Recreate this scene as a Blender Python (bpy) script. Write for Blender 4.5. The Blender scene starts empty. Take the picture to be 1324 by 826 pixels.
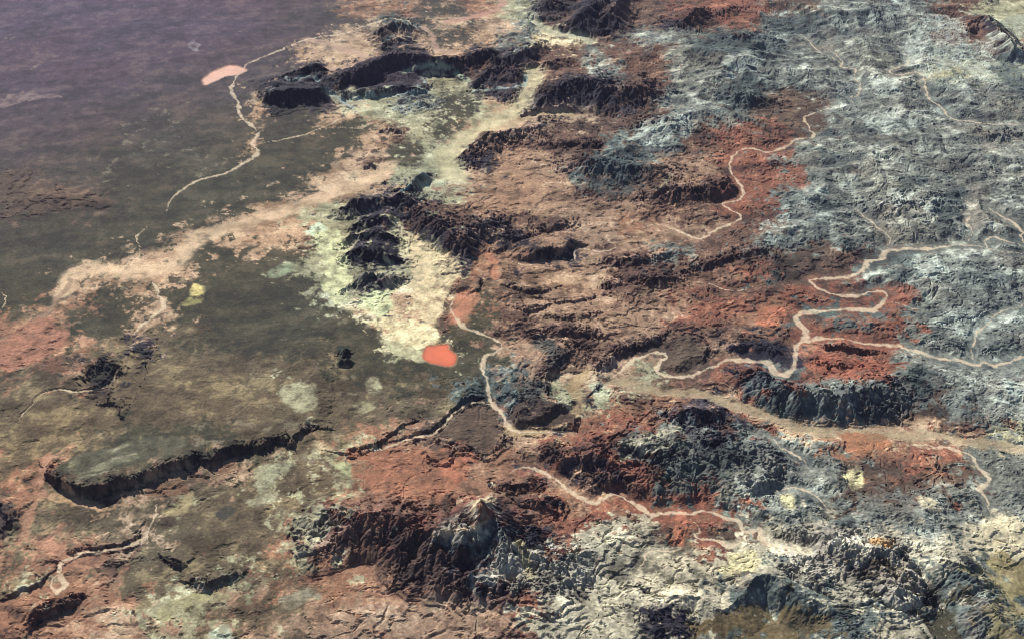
import bpy, math, time
import numpy as np
T0 = time.time()
F = np.float32
# ------------------------------------------------------------------ camera, sky, sun, exposure
CAM_H = 11000.0; DEP = math.radians(38.0); FPX = 1272.0; CX, CY = 662.0, 413.0
sc = bpy.context.scene
cam_d = bpy.data.cameras.new("camera"); cam = bpy.data.objects.new("camera", cam_d)
sc.collection.objects.link(cam); sc.camera = cam
cam.location = (0, 0, CAM_H); cam.rotation_euler = (math.radians(90) - DEP, 0, 0)
cam_d.sensor_width = 36.0; cam_d.lens = 36.0 * FPX / 1324.0
cam_d.clip_start = 10.0; cam_d.clip_end = 900000.0
SUN_EL, SUN_AZ = math.radians(31.0), math.radians(-30.0)      # azimuth from +Y (away from the camera), clockwise
w = bpy.data.worlds.new("World"); sc.world = w; w.use_nodes = True
nt = w.node_tree; bg = nt.nodes["Background"]
sky = nt.nodes.new("ShaderNodeTexSky"); sky.sky_type = 'NISHITA'; sky.sun_disc = False
sky.sun_elevation = SUN_EL; sky.sun_rotation = SUN_AZ; sky.altitude = 2000.0
nt.links.new(sky.outputs[0], bg.inputs[0]); bg.inputs[1].default_value = 0.05
sl = bpy.data.lights.new("sun", 'SUN'); sl.energy = 4.8; sl.angle = math.radians(0.5); sl.color = (1.0, 0.955, 0.875)
so = bpy.data.objects.new("sun", sl); sc.collection.objects.link(so)
so.location = (0, 20000, 30000)
so.rotation_euler = (-(math.radians(90) - SUN_EL), 0, -SUN_AZ)
sc.view_settings.view_transform = 'Standard'; sc.view_settings.look = 'None'
sc.view_settings.exposure = 0.72; sc.view_settings.gamma = 1.0; sc.view_settings.use_curve_mapping = False
sc.cycles.volume_bounces = 0
sc.cycles.max_bounces = 4; sc.cycles.filter_width = 1.0

# ------------------------------------------------------------------ map projection
cd, sd = math.cos(DEP), math.sin(DEP)
def to_ground(u, v, z=0.0):
    a = (u - CX) / FPX; b = (CY - v) / FPX
    dz = -sd + b * cd; dy = cd + b * sd
    t = (z - CAM_H) / dz
    return a * t, dy * t
def to_px(x, y, z):
    yy, zz = y, z - CAM_H
    fwd = yy * cd - zz * sd; up = yy * sd + zz * cd
    return CX + FPX * x / fwd, CY - FPX * up / fwd

STEP = 1.1
def axis(lo, a, b, hi, s, g):
    mid = list(np.arange(a, b, s)); L = []; p = a; st = s
    while p > lo: st *= g; p -= st; L.append(p)
    R = []; p = mid[-1]; st = s
    while p < hi: st *= g; p += st; R.append(p)
    return np.array(L[::-1] + mid + R)
Uc = axis(-900, -50, 1374, 2200, STEP, 1.035)
Vc = axis(-528, -30, 870, 2500, STEP * 0.9, 1.035)
Vc = Vc[Vc > -530]
NV, NU = len(Vc), len(Uc)
print("grid", NV, NU, NV * NU)
Ug, Vg = np.meshgrid(Uc, Vc)
X, Y = to_ground(Ug, Vg); X = X.astype(F); Y = Y.astype(F)
Ug = Ug.astype(F); Vg = Vg.astype(F)
dYi = np.abs(np.gradient(Y[:, 0])).astype(F)[:, None]

# ------------------------------------------------------------------ noise
rs = np.random.RandomState(7)
PN = 4096; PERM = rs.permutation(PN).astype(np.int32)
ang = rs.rand(PN) * 2 * np.pi
GX = np.cos(ang).astype(F); GY = np.sin(ang).astype(F)
JX = (rs.rand(PN) - .5).astype(F) * .9; JY = (rs.rand(PN) - .5).astype(F) * .9
def hsh(i, j): return PERM[(PERM[i & (PN - 1)] + j) & (PN - 1)]
def perlin(x, y):
    fx = np.floor(x); fy = np.floor(y); i = fx.astype(np.int32); j = fy.astype(np.int32)
    x = (x - fx).astype(F); y = (y - fy).astype(F)
    u = x * x * x * (x * (x * 6 - 15) + 10); v = y * y * y * (y * (y * 6 - 15) + 10)
    def g(a, b):
        h = hsh(i + a, j + b); return GX[h] * (x - a) + GY[h] * (y - b)
    n0 = g(0, 0); n0 += (g(1, 0) - n0) * u
    n1 = g(0, 1); n1 += (g(1, 1) - n1) * u
    return (n0 + (n1 - n0) * v) * F(1.5)
def fbm(L, octs=4, seed=0, gain=.5, ridged=False, x=None, y=None):
    x = X if x is None else x; y = Y if y is None else y
    out = np.zeros(x.shape, F); a = 1.0; tot = 0
    for o in range(octs):
        l = L / 2 ** o
        n = perlin(x / F(l) + F(seed * 17.3 + o * 5.7), y / F(l) + F(seed * 9.1 + o * 3.3))
        if ridged: n = 1 - 2 * np.abs(n)
        out += n * F(a); tot += a; a *= gain
    return out / F(tot)
def ss(a, b, x):
    t = np.clip((x - a) / (b - a), 0, 1); return t * t * (3 - 2 * t)
def mix(a, b, t):
    if getattr(a, 'ndim', 1) == 3 or getattr(b, 'ndim', 1) == 3:
        if getattr(t, 'ndim', 0): t = t[..., None]
    return a + (b - a) * t

# ------------------------------------------------------------------ ground colours, some haze and shadow painted in (run-length rows, 20 px apart)
# class: main colour, pale colour, dark colour (display sRGB), relief in metres, blotch contrast
CL = {
 'g': ((66, 64, 53), (84, 78, 65), (52, 52, 46), 4),
 'p': ((76, 62, 86), (96, 80, 96), (63, 53, 72), 5),  # grey plain with the purple haze tint put into its colour
 'b': ((97, 86, 70), (136, 122, 94), (74, 65, 54), 22),
 'm': ((88, 73, 66), (116, 97, 84), (58, 48, 46), 45),
 'o': ((154, 124, 103), (196, 166, 140), (104, 82, 70), 46),
 'T': ((180, 150, 124), (208, 180, 150), (136, 110, 88), 9),
 's': ((144, 105, 84), (182, 140, 112), (102, 75, 63), 26),
 'r': ((130, 84, 70), (172, 116, 92), (78, 54, 50), 92),
 'n': ((100, 76, 67), (150, 118, 100), (60, 46, 46), 105),
 'k': ((46, 44, 56), (78, 72, 80), (28, 30, 42), 150),  # dark basalt, plus mesa and ridge shadow put into the colour
 'c': ((220, 206, 166), (238, 228, 194), (194, 178, 138), 8),
 'y': ((160, 158, 130), (202, 202, 170), (120, 118, 96), 15),
 'w': ((112, 117, 113), (182, 190, 180), (66, 74, 78), 128),
 'W': ((172, 167, 148), (242, 236, 208), (94, 92, 84), 92),
 'd': ((86, 97, 98), (160, 168, 156), (52, 60, 62), 140),  # dark highland rock; foreground ridge shadow is painted with it too
 'q': ((146, 138, 104), (168, 158, 124), (120, 112, 82), 9),
 'h': ((104, 92, 68), (126, 112, 84), (80, 73, 58), 9),
}
ROWS = """p440 s550 p610 s650 y700 k790 n870 r1000 m1060 w1200 n1260 y1324
p480 T510 d545 p570 T600 p620 T660 w710 n745 k800 n860 k890 n930 r985 w1060 d1100 w1230 n1260 k1290 y1324
p420 T485 g500 T560 p600 T640 w690 c765 n800 w900 d990 w1030 w1200 n1300 y1324
p350 g390 T480 k570 T610 k690 n760 w790 n860 w900 d1000 w1260 n1300 k1324
p380 k415 T460 k600 n690 T705 n760 w800 n860 w950 d990 w1210 y1324
p345 k430 k550 y600 k675 T690 n720 k790 n860 w960 d1000 w1200 d1240 w1324
p200 g325 T342 k440 y500 w560 g600 y630 T680 k720 k830 n850 w950 d985 m1060 w1324
g330 T345 g420 T455 y560 g600 y640 T680 c690 T760 n860 w960 m1060 w1324
g480 T500 n515 g530 y570 g600 T640 T680 n800 w870 d885 n920 r1010 m1060 w1324
g330 T345 g470 T500 g540 y600 n700 n780 d830 w880 n940 r1030 w1324
g450 T490 n500 g550 y600 k640 o740 n780 d820 o920 r1010 w1045 w1324
m50 g400 T500 y530 y610 o735 d800 n860 o900 n940 r1040 w1324
m120 g375 T495 k550 y575 o745 n800 o835 n930 r1010 w1324
m140 g330 T385 y445 k550 n600 o830 n870 n935 r1010 w1324
g290 T372 y455 k515 y525 n600 k650 n740 o800 s840 o920 n1000 w1324
g228 T258 g290 T372 n395 y460 k518 y548 k580 n595 k620 T648 k690 o800 T850 o900 n960 w1324
g160 T250 g315 T345 g400 y440 k515 y590 k615 s650 o680 k745 o780 n840 w900 n1000 m1080 n1150 w1324
g100 T240 g390 y450 y600 s650 o790 n940 r980 d1000 m1080 n1110 d1130 w1324
g88 T122 g190 T205 g405 y455 k525 c560 T580 m622 s645 m680 T780 n870 n1000 r1060 n1100 w1324
g75 s125 g195 T220 g420 y455 c510 T565 m582 s615 g645 o805 n830 o880 r980 s1010 r1190 w1324
g45 s75 g180 T215 g485 c520 T565 m585 s610 g650 n690 o810 o870 r960 s1010 r1030 d1150 r1190 w1324
s75 g160 T205 b285 g500 c563 g640 n770 o860 n960 n1020 r1180 w1324
s110 b170 k205 b265 g495 y545 y580 g640 o725 n810 m910 o935 k1020 r1160 w1324
s90 o115 b120 k150 b280 b400 g640 o700 n790 o850 m900 r960 k1030 r1150 w1324
s25 b105 k148 b180 b260 b370 b460 g620 d690 o730 T800 y840 n910 r960 w1020 r1150 d1180 w1324
b130 m150 b365 y410 b590 d690 n730 y790 n840 s900 T950 r990 d1030 w1200 m1220 w1324
b590 m650 T660 k740 y790 s850 n880 k920 r960 T1010 d1120 w1170 m1220 w1324
b500 o560 m655 T740 s790 r850 w890 k925 n960 r1000 T1080 T1200 n1280 w1324
b40 b110 g330 b450 s560 m650 o720 r800 n830 w900 k925 w1090 s1150 T1290 y1324
b40 s70 g280 b400 y450 s550 m585 s690 n790 r800 w840 d950 w1090 s1150 r1250 w1324
b25 s65 g150 b240 o300 b330 y380 b440 y475 s600 s690 r720 k780 r835 d950 w1100 m1160 r1200 m1260 w1324
s65 b150 o250 b330 y370 b440 y480 s590 s700 o740 n780 k800 r850 d950 w1000 w1100 m1200 w1324
s70 b180 T200 b230 y245 b350 b400 y450 s555 m590 r620 c640 n690 r700 s750 o780 r860 r960 w1090 W1110 w1324
m20 b60 b170 T190 b370 y425 n460 r540 r600 c620 w640 k690 r840 r950 w1060 W1100 w1324
m20 b170 T190 b360 y415 n560 W610 W620 d690 k725 r760 W830 n870 s890 r930 m980 W1060 W1260 W1324
b30 s120 T180 b350 s380 y410 o435 n610 d640 W690 W720 s750 W800 W830 W920 W980 W1200 W1324
b20 s120 n190 b370 y400 s490 n590 k630 W690 W830 W880 W930 W980 W1050 W1100 h1150 W1210 d1245 q1324
b50 y85 s180 b310 y350 s500 n560 n620 r650 W690 W750 W900 W960 d1020 W1200 d1270 q1324
s40 s200 b240 y300 o345 b400 s560 n600 k640 n680 W850 W900 W940 d1060 W1180 g1225 d1280 q1324
s30 n50 s100 o200 y290 b390 o640 n690 r720 W790 W830 k880 h1040 d1120 W1200 g1250 d1290 q1324
s40 s60 o90 s150 T200 b230 o260 y300 o690 W740 W830 k900 h1060 d1130 W1190 g1250 d1300 q1324""".split("\n")
NR, NC = len(ROWS), 66
def classgrid():
    out = []
    for r in ROWS:
        s = ''
        for tok in r.split():
            n = int(round(int(tok[1:]) / 1324 * NC)) ; s += tok[0] * max(0, n - len(s))
        out.append(s[:NC].ljust(NC, s[-1]))
    return out
CG = classgrid(); assert NR == 41, NR
PM = np.array([[1. if ch == 'p' else 0. for ch in row] for row in CG], F)  # mask for the painted purple haze tint
PM[7:11, :8] = .5; PM[11:14, :5] = .3
for _ in range(4):
    q_ = np.pad(PM, 2, mode='edge'); PM = sum(q_[a:a + NR, b:b + NC] for a in range(5) for b in range(5)) / 25
def pg(tab, k):
    for i in range(NR):
        for j in range(NC):
            if CG[i][j] in 'pg': tab[i, j] = np.array(CL['g'][k]) * (1 - PM[i, j]) + np.array(CL['p'][k]) * PM[i, j]
    return tab
def table(f): return np.array([[f(CL[ch]) for ch in row] for row in CG], F)
def lookup(tab, u, v, sharp=True):
    gx = u / F(1324 / NC) - F(.5); gy = (v - 10) / F(20)          # past the mapped country the same kinds of ground go on
    gx = np.abs(gx) % F(2 * (NC - 1.01)); gx = np.minimum(gx, F(2 * (NC - 1.01)) - gx); gy = np.abs(gy) % F(2 * (NR - 1.01)); gy = np.minimum(gy, F(2 * (NR - 1.01)) - gy)
    gx = np.clip(gx, 0, NC - 1.001); gy = np.clip(gy, 0, NR - 1.001)
    i = gy.astype(np.int32); j = gx.astype(np.int32); fy = gy - i; fx = gx - j
    if sharp: fx = ss(.15, .85, fx); fy = ss(.15, .85, fy)
    if tab.ndim == 3: fx = fx[..., None]; fy = fy[..., None]
    return (tab[i, j] * (1 - fx) + tab[i, j + 1] * fx) * (1 - fy) + (tab[i + 1, j] * (1 - fx) + tab[i + 1, j + 1] * fx) * fy
# organic outlines for every mapped area
scl = (F(1.0) / np.hypot(X, np.hypot(Y, F(CAM_H)))) * F(FPX)     # px per metre
wu = (fbm(1500, 7, 11, .66) * F(900) * scl); wv = (fbm(1500, 7, 12, .66) * F(520) * scl)

# ------------------------------------------------------------------ traced forms
OBJ = []          # (name, label, category, group)
owner = np.zeros((NV, NU), np.int16); ownw = np.zeros((NV, NU), F)
def reg(name, label, cat, group=None):
    OBJ.append((name, label, cat, group)); return len(OBJ)
def window(pts, pad):
    us = [p[0] for p in pts]; vs = [p[1] for p in pts]
    a, b = np.searchsorted(Uc, [min(us) - pad, max(us) + pad]); c, d = np.searchsorted(Vc, [min(vs) - pad, max(vs) + pad])
    return slice(max(c - 1, 0), d + 1), slice(max(a - 1, 0), b + 1)
def smooth_pts(pts, n=4):
    P = np.array(pts, float)
    if len(P) < 3: return P
    Q = np.vstack([2 * P[0] - P[1], P, 2 * P[-1] - P[-2]]); out = []
    for i in range(1, len(Q) - 2):
        for k in range(n):
            t = k / n; a, b, c, d = Q[i - 1], Q[i], Q[i + 1], Q[i + 2]
            out.append(.5 * (2 * b + (c - a) * t + (2 * a - 5 * b + 4 * c - d) * t * t + (3 * b - a - 3 * c + d) * t ** 3))
    out.append(P[-1]); return np.array(out)
def seg_dist(xs, ys, P, vals=None, signed=False, fade=None):
    best = np.full(xs.shape, 1e12, F); val = np.zeros(xs.shape, F); sg = np.ones(xs.shape, F)
    if signed: va_ = np.zeros(xs.shape, F); wa_ = np.zeros(xs.shape, F); over = np.zeros(xs.shape, F)
    for k in range(len(P) - 1):
        ax, ay = P[k]; bx, by = P[k + 1]; dx, dy = bx - ax, by - ay; L2 = dx * dx + dy * dy + 1e-6
        tr = ((xs - F(ax)) * F(dx) + (ys - F(ay)) * F(dy)) / F(L2); t = np.clip(tr, 0, 1)
        ex = xs - F(ax) - t * F(dx); ey = ys - F(ay) - t * F(dy); d2 = ex * ex + ey * ey
        m = d2 < best
        best = np.where(m, d2, best)
        if vals is not None: val = np.where(m, F(vals[k]) + t * F(vals[k + 1] - vals[k]), val)
        if signed:
            q_ = F(1) / (d2 + F(900)) * F(math.sqrt(L2)); va_ += q_ * (F(vals[k]) + t * F(vals[k + 1] - vals[k])); wa_ += q_
            ov = -tr if k == 0 else (tr - 1 if k == len(P) - 2 else None)
            over = np.where(m, np.maximum(ov, 0) * F(math.sqrt(L2)) if ov is not None else F(0), over)
            sg = np.where(m, np.where(F(dx) * (ys - F(ay)) - F(dy) * (xs - F(ax)) > 0, F(1), F(-1)), sg)
    best = np.sqrt(best)
    if signed:
        val = val + (va_ / wa_ - val) * ss(0, 260, best)
        val = val * (1 - ss(0, 420 if fade is None else fade, over))
    return best, val, sg
jx0 = fbm(300, 4, 34, .6); jy0 = fbm(300, 4, 35, .6)
wx = fbm(700, 4, 21) ; wy = fbm(700, 4, 22)
H = np.zeros((NV, NU), F)
ridgeH = np.zeros((NV, NU), F); cliffm = np.zeros((NV, NU), F)
def ridge(pts, Wf, Wb, hs, jag=90, pw=1.0, oid=None, plateau=0.0, rock=1.0):
    """a crest traced left to right with its height; Wf metres of slope toward the near side, Wb behind"""
    global ridgeH
    Hs = np.array(hs if hasattr(hs, '__len__') else [hs * .25] + [hs] * (len(pts) - 2) + [hs * .25], float)
    A = smooth_pts(np.column_stack([np.array(pts, float), Hs]), 3); Hs = np.maximum(A[:, 2], 0)
    G = np.array([to_ground(u, v, h) for u, v, h in A])
    mpp = math.hypot(CAM_H, G[:, 1].mean()) / FPX
    sl_ = window([to_px(g[0], g[1], 0) for g in G], max(Wf, Wb) / mpp * 1.3 + 25)
    xs = X[sl_] + wx[sl_] * F(jag); ys = Y[sl_] + wy[sl_] * F(jag)
    if plateau: xs = xs + jx0[sl_] * F(95); ys = ys + jy0[sl_] * F(95)
    d, hv, sg = seg_dist(xs, ys, G, Hs, True, 450 if plateau == 2 else None)
    back = sg > 0
    t = np.where(back, d / F(Wb), d / F(Wf)); t = np.clip(1 - t, 0, 1)
    if plateau: t = np.where(back, np.clip(t * 2.2, 0, 1) if plateau == 1 else t, ss(0, 1, np.clip(t * 1.05, 0, 1)))
    else: t = np.where(back, t, t ** F(pw))
    hh = hv * t
    R = ridgeH[sl_]; cm = cliffm[sl_]
    up = hh > R
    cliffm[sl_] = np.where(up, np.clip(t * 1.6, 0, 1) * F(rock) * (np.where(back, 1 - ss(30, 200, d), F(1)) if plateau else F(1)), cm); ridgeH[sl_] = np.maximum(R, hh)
    if oid:
        k = (hh > np.maximum(hv * .12, 8)) & (hh > ownw[sl_])
        owner[sl_] = np.where(k, oid, owner[sl_]); ownw[sl_] = np.where(k, hh, ownw[sl_])
def inside(xs, ys, G):
    c = np.zeros(xs.shape, bool); n = len(G)
    for k in range(n):
        x1, y1 = G[k]; x2, y2 = G[(k + 1) % n]
        if y1 == y2: continue
        c ^= ((ys < y1) != (ys < y2)) & (xs < (x2 - x1) * (ys - y1) / (y2 - y1) + x1)
    return c
def area(pts, jag=60, z=0.0, soft=40, pad=40):
    """signed distance (metres, + inside) to a traced outline"""
    P = smooth_pts(list(pts) + [pts[0]], 3)
    G = np.array([to_ground(u, v, z) for u, v in P]); sl_ = window([to_px(g[0], g[1], 0) for g in G], pad)
    xs = X[sl_] + wx[sl_] * F(jag); ys = Y[sl_] + wy[sl_] * F(jag)
    d, _, _ = seg_dist(xs, ys, G)
    return sl_, np.where(inside(xs, ys, G[:-1]), d, -d)
def mesa(pts, h, slope=90, jag=125, oid=None):
    sl_, s = area(pts, jag, h)
    t = ss(-slope, 0, s); hh = F(h) * t
    up = hh > ridgeH[sl_]
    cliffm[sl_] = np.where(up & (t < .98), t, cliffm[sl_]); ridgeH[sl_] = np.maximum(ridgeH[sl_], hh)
    if oid:
        k = (t > .15) & (hh > ownw[sl_]); owner[sl_] = np.where(k, oid, owner[sl_]); ownw[sl_] = np.where(k, hh, ownw[sl_])

RG = []
def R(name, label, cat, lines, group=None):
    i = reg(name, label, cat, group)
    for kw in lines:
        kw = dict(kw); f = kw.pop('f', ridge); f(oid=i, **kw)
MG = 'mesas and dark crests rising from the desert'
# the long escarpment, left
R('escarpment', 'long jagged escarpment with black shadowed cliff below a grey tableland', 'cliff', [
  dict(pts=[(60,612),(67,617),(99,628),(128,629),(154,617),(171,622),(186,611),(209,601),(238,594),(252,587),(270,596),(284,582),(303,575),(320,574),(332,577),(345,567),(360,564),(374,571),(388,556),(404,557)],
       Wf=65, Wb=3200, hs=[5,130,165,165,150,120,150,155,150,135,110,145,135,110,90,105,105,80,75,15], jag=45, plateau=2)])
R('mesa', 'broad stepped black mesa with cliffs at the head of the pale wash', 'mesa', [
  dict(pts=[(430,99),(443,96),(467,90),(493,77),(501,73),(516,71),(545,73),(571,76),(592,76),(606,73),(621,68),(632,67),(644,78),(664,73),(690,62),(704,56)], Wf=430, Wb=900,
       hs=[120,280,330,380,380,380,380,340,300,300,330,330,220,250,240,60], jag=120),
  dict(pts=[(443,118),(451,122),(481,118),(516,114),(539,119),(556,112)], Wf=120, Wb=500, hs=150, jag=60, plateau=1)])
R('mesa', 'low black table mesa at the far left tip of the mesa chain', 'mesa', [
  dict(pts=[(340,122),(350,119),(380,117),(400,117),(418,116),(436,122),(450,128)], Wf=260, Wb=420, hs=[60,270,270,270,270,220,60], jag=50, plateau=1)])
R('butte', 'small tilted dark butte on pale sand behind the low table mesa', 'butte', [
  dict(pts=[(368,101),(379,94),(395,88),(408,83),(415,88),(423,99)], Wf=420, Wb=300, hs=[40,160,220,260,200,40], jag=90)])
R('butte', 'rounded dark blue butte at the top edge of the mesa chain', 'butte', [
  dict(pts=[(486,46),(492,38),(501,32),(512,29),(525,32),(540,37)], Wf=500, Wb=400, hs=[60,220,260,260,240,60], jag=140),
  dict(pts=[(499,66),(502,56),(515,50),(530,52)], Wf=300, Wb=300, hs=150, jag=120)])
R('mesa', 'wedge shaped brown mesa at the right end of the mesa chain', 'mesa', [
  dict(pts=[(609,115),(620,102),(633,92),(645,87),(662,92),(680,95)], Wf=480, Wb=300, hs=[30,160,240,260,220,60], jag=60)])
R('hill', 'small dark hill on tan sand below the stepped mesa', 'hill', [
  dict(pts=[(490,170),(500,166),(510,168),(517,174)], Wf=160, Wb=160, hs=90, jag=60)])
R('hill', 'tiny dark knob on tan sand beside the green wash', 'hill', [
  dict(pts=[(474,216),(481,211),(488,216)], Wf=130, Wb=120, hs=110, jag=40),
  dict(pts=[(496,237),(503,233)], Wf=90, Wb=90, hs=60, jag=40)])
R('butte', 'narrow blue black butte standing in pale green sand', 'butte', [
  dict(pts=[(516,249),(526,244),(533,237),(539,226),(548,223),(558,225)], Wf=210, Wb=130, hs=[20,120,170,200,170,40], jag=60)])
R('ridge', 'dark forked crags rising out of the cream coloured sand', 'ridge', [
  dict(pts=[(440,276),(450,268),(462,259),(480,257),(505,258),(518,252),(530,260),(546,272)], Wf=300, Wb=220, hs=[30,160,230,240,210,240,200,60], jag=110),
  dict(pts=[(455,292),(478,283),(500,284),(520,288)], Wf=190, Wb=110, hs=[60,150,140,5], jag=90),
  dict(pts=[(440,318),(455,305),(475,302),(495,304),(518,312)], Wf=200, Wb=130, hs=[10,150,170,150,5], jag=110),
  dict(pts=[(436,340),(460,322),(480,325),(500,330),(522,339)], Wf=160, Wb=100, hs=[5,140,150,130,5], jag=100)])
R('ridge', 'isolated thin black crag with pointed ends on cream sand', 'ridge', [
  dict(pts=[(438,379),(458,366),(472,356),(492,354),(505,361),(522,359)], Wf=220, Wb=90, hs=[5,80,150,150,90,5], jag=90),
  dict(pts=[(500,370),(512,373)], Wf=80, Wb=80, hs=40, jag=40)])
R('ridge', 'gullied brown scarp curving along the right bank of the cream wash', 'ridge', [
  dict(pts=[(528,258),(545,272),(558,284),(575,297),(590,307),(601,312),(606,296),(625,294),(645,298)], Wf=420, Wb=800, hs=[60,180,210,230,230,200,190,180,40], jag=190),
  dict(pts=[(648,305),(665,307),(690,312)], Wf=200, Wb=400, hs=120, jag=120)])
R('ridge', 'dark domed ridge above the bend of the tan upper wash', 'ridge', [
  dict(pts=[(600,208),(610,192),(621,181),(635,173),(661,168),(690,163),(705,160)], Wf=550, Wb=500, hs=[30,160,210,230,230,200,60], jag=170),
  dict(pts=[(698,190),(720,187),(750,187),(780,188)], Wf=260, Wb=350, hs=150, jag=100)])
R('mountain', 'steep dark mountain face with vertical gullies beside the upper wash', 'mountain', [
  dict(pts=[(686,144),(697,132),(709,120),(733,108),(762,102),(782,113),(805,116),(831,112),(850,116)], Wf=900, Wb=1500, hs=[10,200,330,400,430,380,360,330,60], jag=150)])
R('mountain', 'row of dark slanting mountain spurs at the top edge', 'mountain', [
  dict(pts=[(732,42),(745,24),(758,12),(782,0),(800,-8)], Wf=900, Wb=700, hs=[20,350,450,450,200], jag=150),
  dict(pts=[(785,42),(790,22),(796,4),(806,-14)], Wf=700, Wb=1100, hs=[40,360,480,300], jag=150),
  dict(pts=[(860,36),(885,27),(903,14),(918,22)], Wf=700, Wb=900, hs=[80,300,380,60], jag=120),
  dict(pts=[(690,14),(705,6),(720,-8)], Wf=700, Wb=700, hs=[80,300,200], jag=120),
  dict(pts=[(925,22),(940,14),(955,12)], Wf=400, Wb=500, hs=200, jag=120)])
R('ridge', 'dark brown hills above the red badlands in the upper middle', 'ridge', [
  dict(pts=[(735,220),(760,211),(795,214),(830,220),(870,222)], Wf=600, Wb=600, hs=[40,220,240,200,40], jag=220),
  dict(pts=[(835,256),(860,246),(900,241),(930,238),(948,236)], Wf=450, Wb=500, hs=180, jag=220)])
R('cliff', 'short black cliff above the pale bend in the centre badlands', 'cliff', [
  dict(pts=[(682,331),(700,325),(722,323),(744,317)], Wf=160, Wb=700, hs=[80,130,140,110], jag=70, plateau=1),
  dict(pts=[(706,300),(720,292),(738,294)], Wf=150, Wb=300, hs=100, jag=70)])
R('mountain', 'rust red mountain wall with fluted shadowed face and bare cream summit', 'mountain', [
  dict(pts=[(412,697),(432,684),(455,672),(470,669),(493,663),(516,668),(533,681),(554,686),(577,686),(606,682),(618,668),(624,648)], Wf=680, Wb=800,
       hs=[30,160,260,300,310,310,310,340,400,450,540,620], jag=120, pw=.9),
  dict(pts=[(600,690),(612,670),(624,648),(640,668),(650,700),(672,706),(700,720),(725,745)], Wf=950, Wb=700, hs=[300,480,600,420,330,260,180,90], jag=160, pw=1.1),
  dict(pts=[(560,735),(590,742),(620,748),(655,752)], Wf=600, Wb=400, hs=[100,180,190,160], jag=200)])
R('mountain', 'grey green mountain with deep fluted face in the lower middle', 'mountain', [
  dict(pts=[(795,590),(823,579),(846,580),(863,580),(875,570),(893,571),(916,580),(939,586),(960,590),(985,600)], Wf=1050, Wb=700,
       hs=[50,150,190,210,240,240,210,190,150,50], jag=160, pw=.95, rock=.75)])
R('hill', 'rounded dark hill with pale left flank above the fluted mountain', 'hill', [
  dict(pts=[(855,550),(870,538),(887,530),(905,532),(925,546)], Wf=380, Wb=300, hs=[30,150,230,220,40], jag=90)])
R('ridge', 'scalloped grey ridge between the white river and the tan wash', 'ridge', [
  dict(pts=[(965,480),(979,485),(1008,496),(1037,507),(1066,512),(1095,509),(1124,505),(1150,500)], Wf=480, Wb=500, hs=[30,190,230,240,240,240,220,60], jag=140),
  dict(pts=[(1105,520),(1125,522),(1150,528),(1165,535)], Wf=250, Wb=250, hs=120, jag=120)])
R('mountain', 'pale mountain with radiating flutes near the lower right corner', 'mountain', [
  dict(pts=[(1035,735),(1050,712),(1072,690),(1095,701),(1120,709),(1150,712),(1172,720)], Wf=900, Wb=500, hs=[60,170,240,240,230,200,80], jag=160),
  dict(pts=[(1130,745),(1160,755),(1190,760)], Wf=500, Wb=400, hs=200, jag=160)])
R('mountain', 'black shadowed spur falling beside smooth olive slopes at lower right', 'mountain', [
  dict(pts=[(1195,718),(1215,722),(1240,730),(1260,752),(1280,785),(1310,822),(1340,850)], Wf=550, Wb=500, hs=[60,200,240,240,230,220,160], jag=60, rock=.35)])
R('hill', 'smooth brown hill with dark upper face at the bottom edge', 'hill', [
  dict(pts=[(830,778),(870,770),(905,772),(935,788),(960,770),(990,742),(1030,765),(1075,790),(1120,830)], Wf=420, Wb=260, hs=[30,110,140,110,150,220,190,150,80], jag=60, rock=.12)])
R('mesa', 'narrow black elbow shaped mesa in the lower left corner', 'mesa', [
  dict(pts=[(46,806),(50,790),(66,784),(84,778),(98,776)], Wf=110, Wb=160, hs=[40,110,100,90,40], jag=25, plateau=1)])
R('hill', 'low dark scarp with pale ends among the lower left flats', 'hill', [
  dict(pts=[(248,754),(264,752),(285,745),(306,743)], Wf=120, Wb=200, hs=90, jag=45),
  dict(pts=[(210,722),(226,731),(240,728)], Wf=60, Wb=160, hs=50, jag=40)])
R('cinder_cone', 'upper of two small black cinder cones on the olive plain', 'cinder cone', [
  dict(pts=[(443,453),(448,452)], Wf=120, Wb=110, hs=[85,85], jag=20)], 'black cinder cones')
R('cinder_cone', 'lower of two small black cinder cones on the olive plain', 'cinder cone', [
  dict(pts=[(442,466),(449,465)], Wf=125, Wb=110, hs=[75,75], jag=20)], 'black cinder cones')
R('hill', 'dark wedge hill above the left end of the escarpment', 'hill', [
  dict(pts=[(112,488),(124,476),(136,470),(150,477)], Wf=230, Wb=260, hs=[10,60,90,70], jag=60)])
R('hill', 'oval brown hill ringed by a pale track in the centre', 'hill', [
  dict(f=mesa, pts=[(563,566),(578,549),(598,532),(620,524),(638,530),(650,545),(652,560),(638,575),(625,588),(600,578),(580,572)], h=42, slope=240)])
R('hill', 'black lens shaped tableland right of the ringed oval hill', 'hill', [
  dict(f=mesa, pts=[(655,540),(668,522),(690,517),(708,524),(724,532),(738,538),(737,550),(715,553),(690,554),(668,549)], h=70, slope=170)])
R('hill', 'dark flat topped meander core inside the white river loop', 'hill', [
  dict(f=mesa, pts=[(862,480),(858,465),(868,448),(885,438),(905,442),(912,458),(900,474),(882,482)], h=45, slope=170)])
R('hill', 'dark brown oval mound on rust soil above the mountain wall', 'hill', [
  dict(f=mesa, pts=[(556,652),(564,643),(574,642),(584,650),(586,662),(578,672),(566,666),(557,660)], h=70, slope=120)])
R('hill', 'low dark mound on rust soil below the ringed oval hill', 'hill', [
  dict(f=mesa, pts=[(549,583),(558,576),(572,577),(581,586),(577,596),(565,597),(555,592)], h=40, slope=130)])
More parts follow.
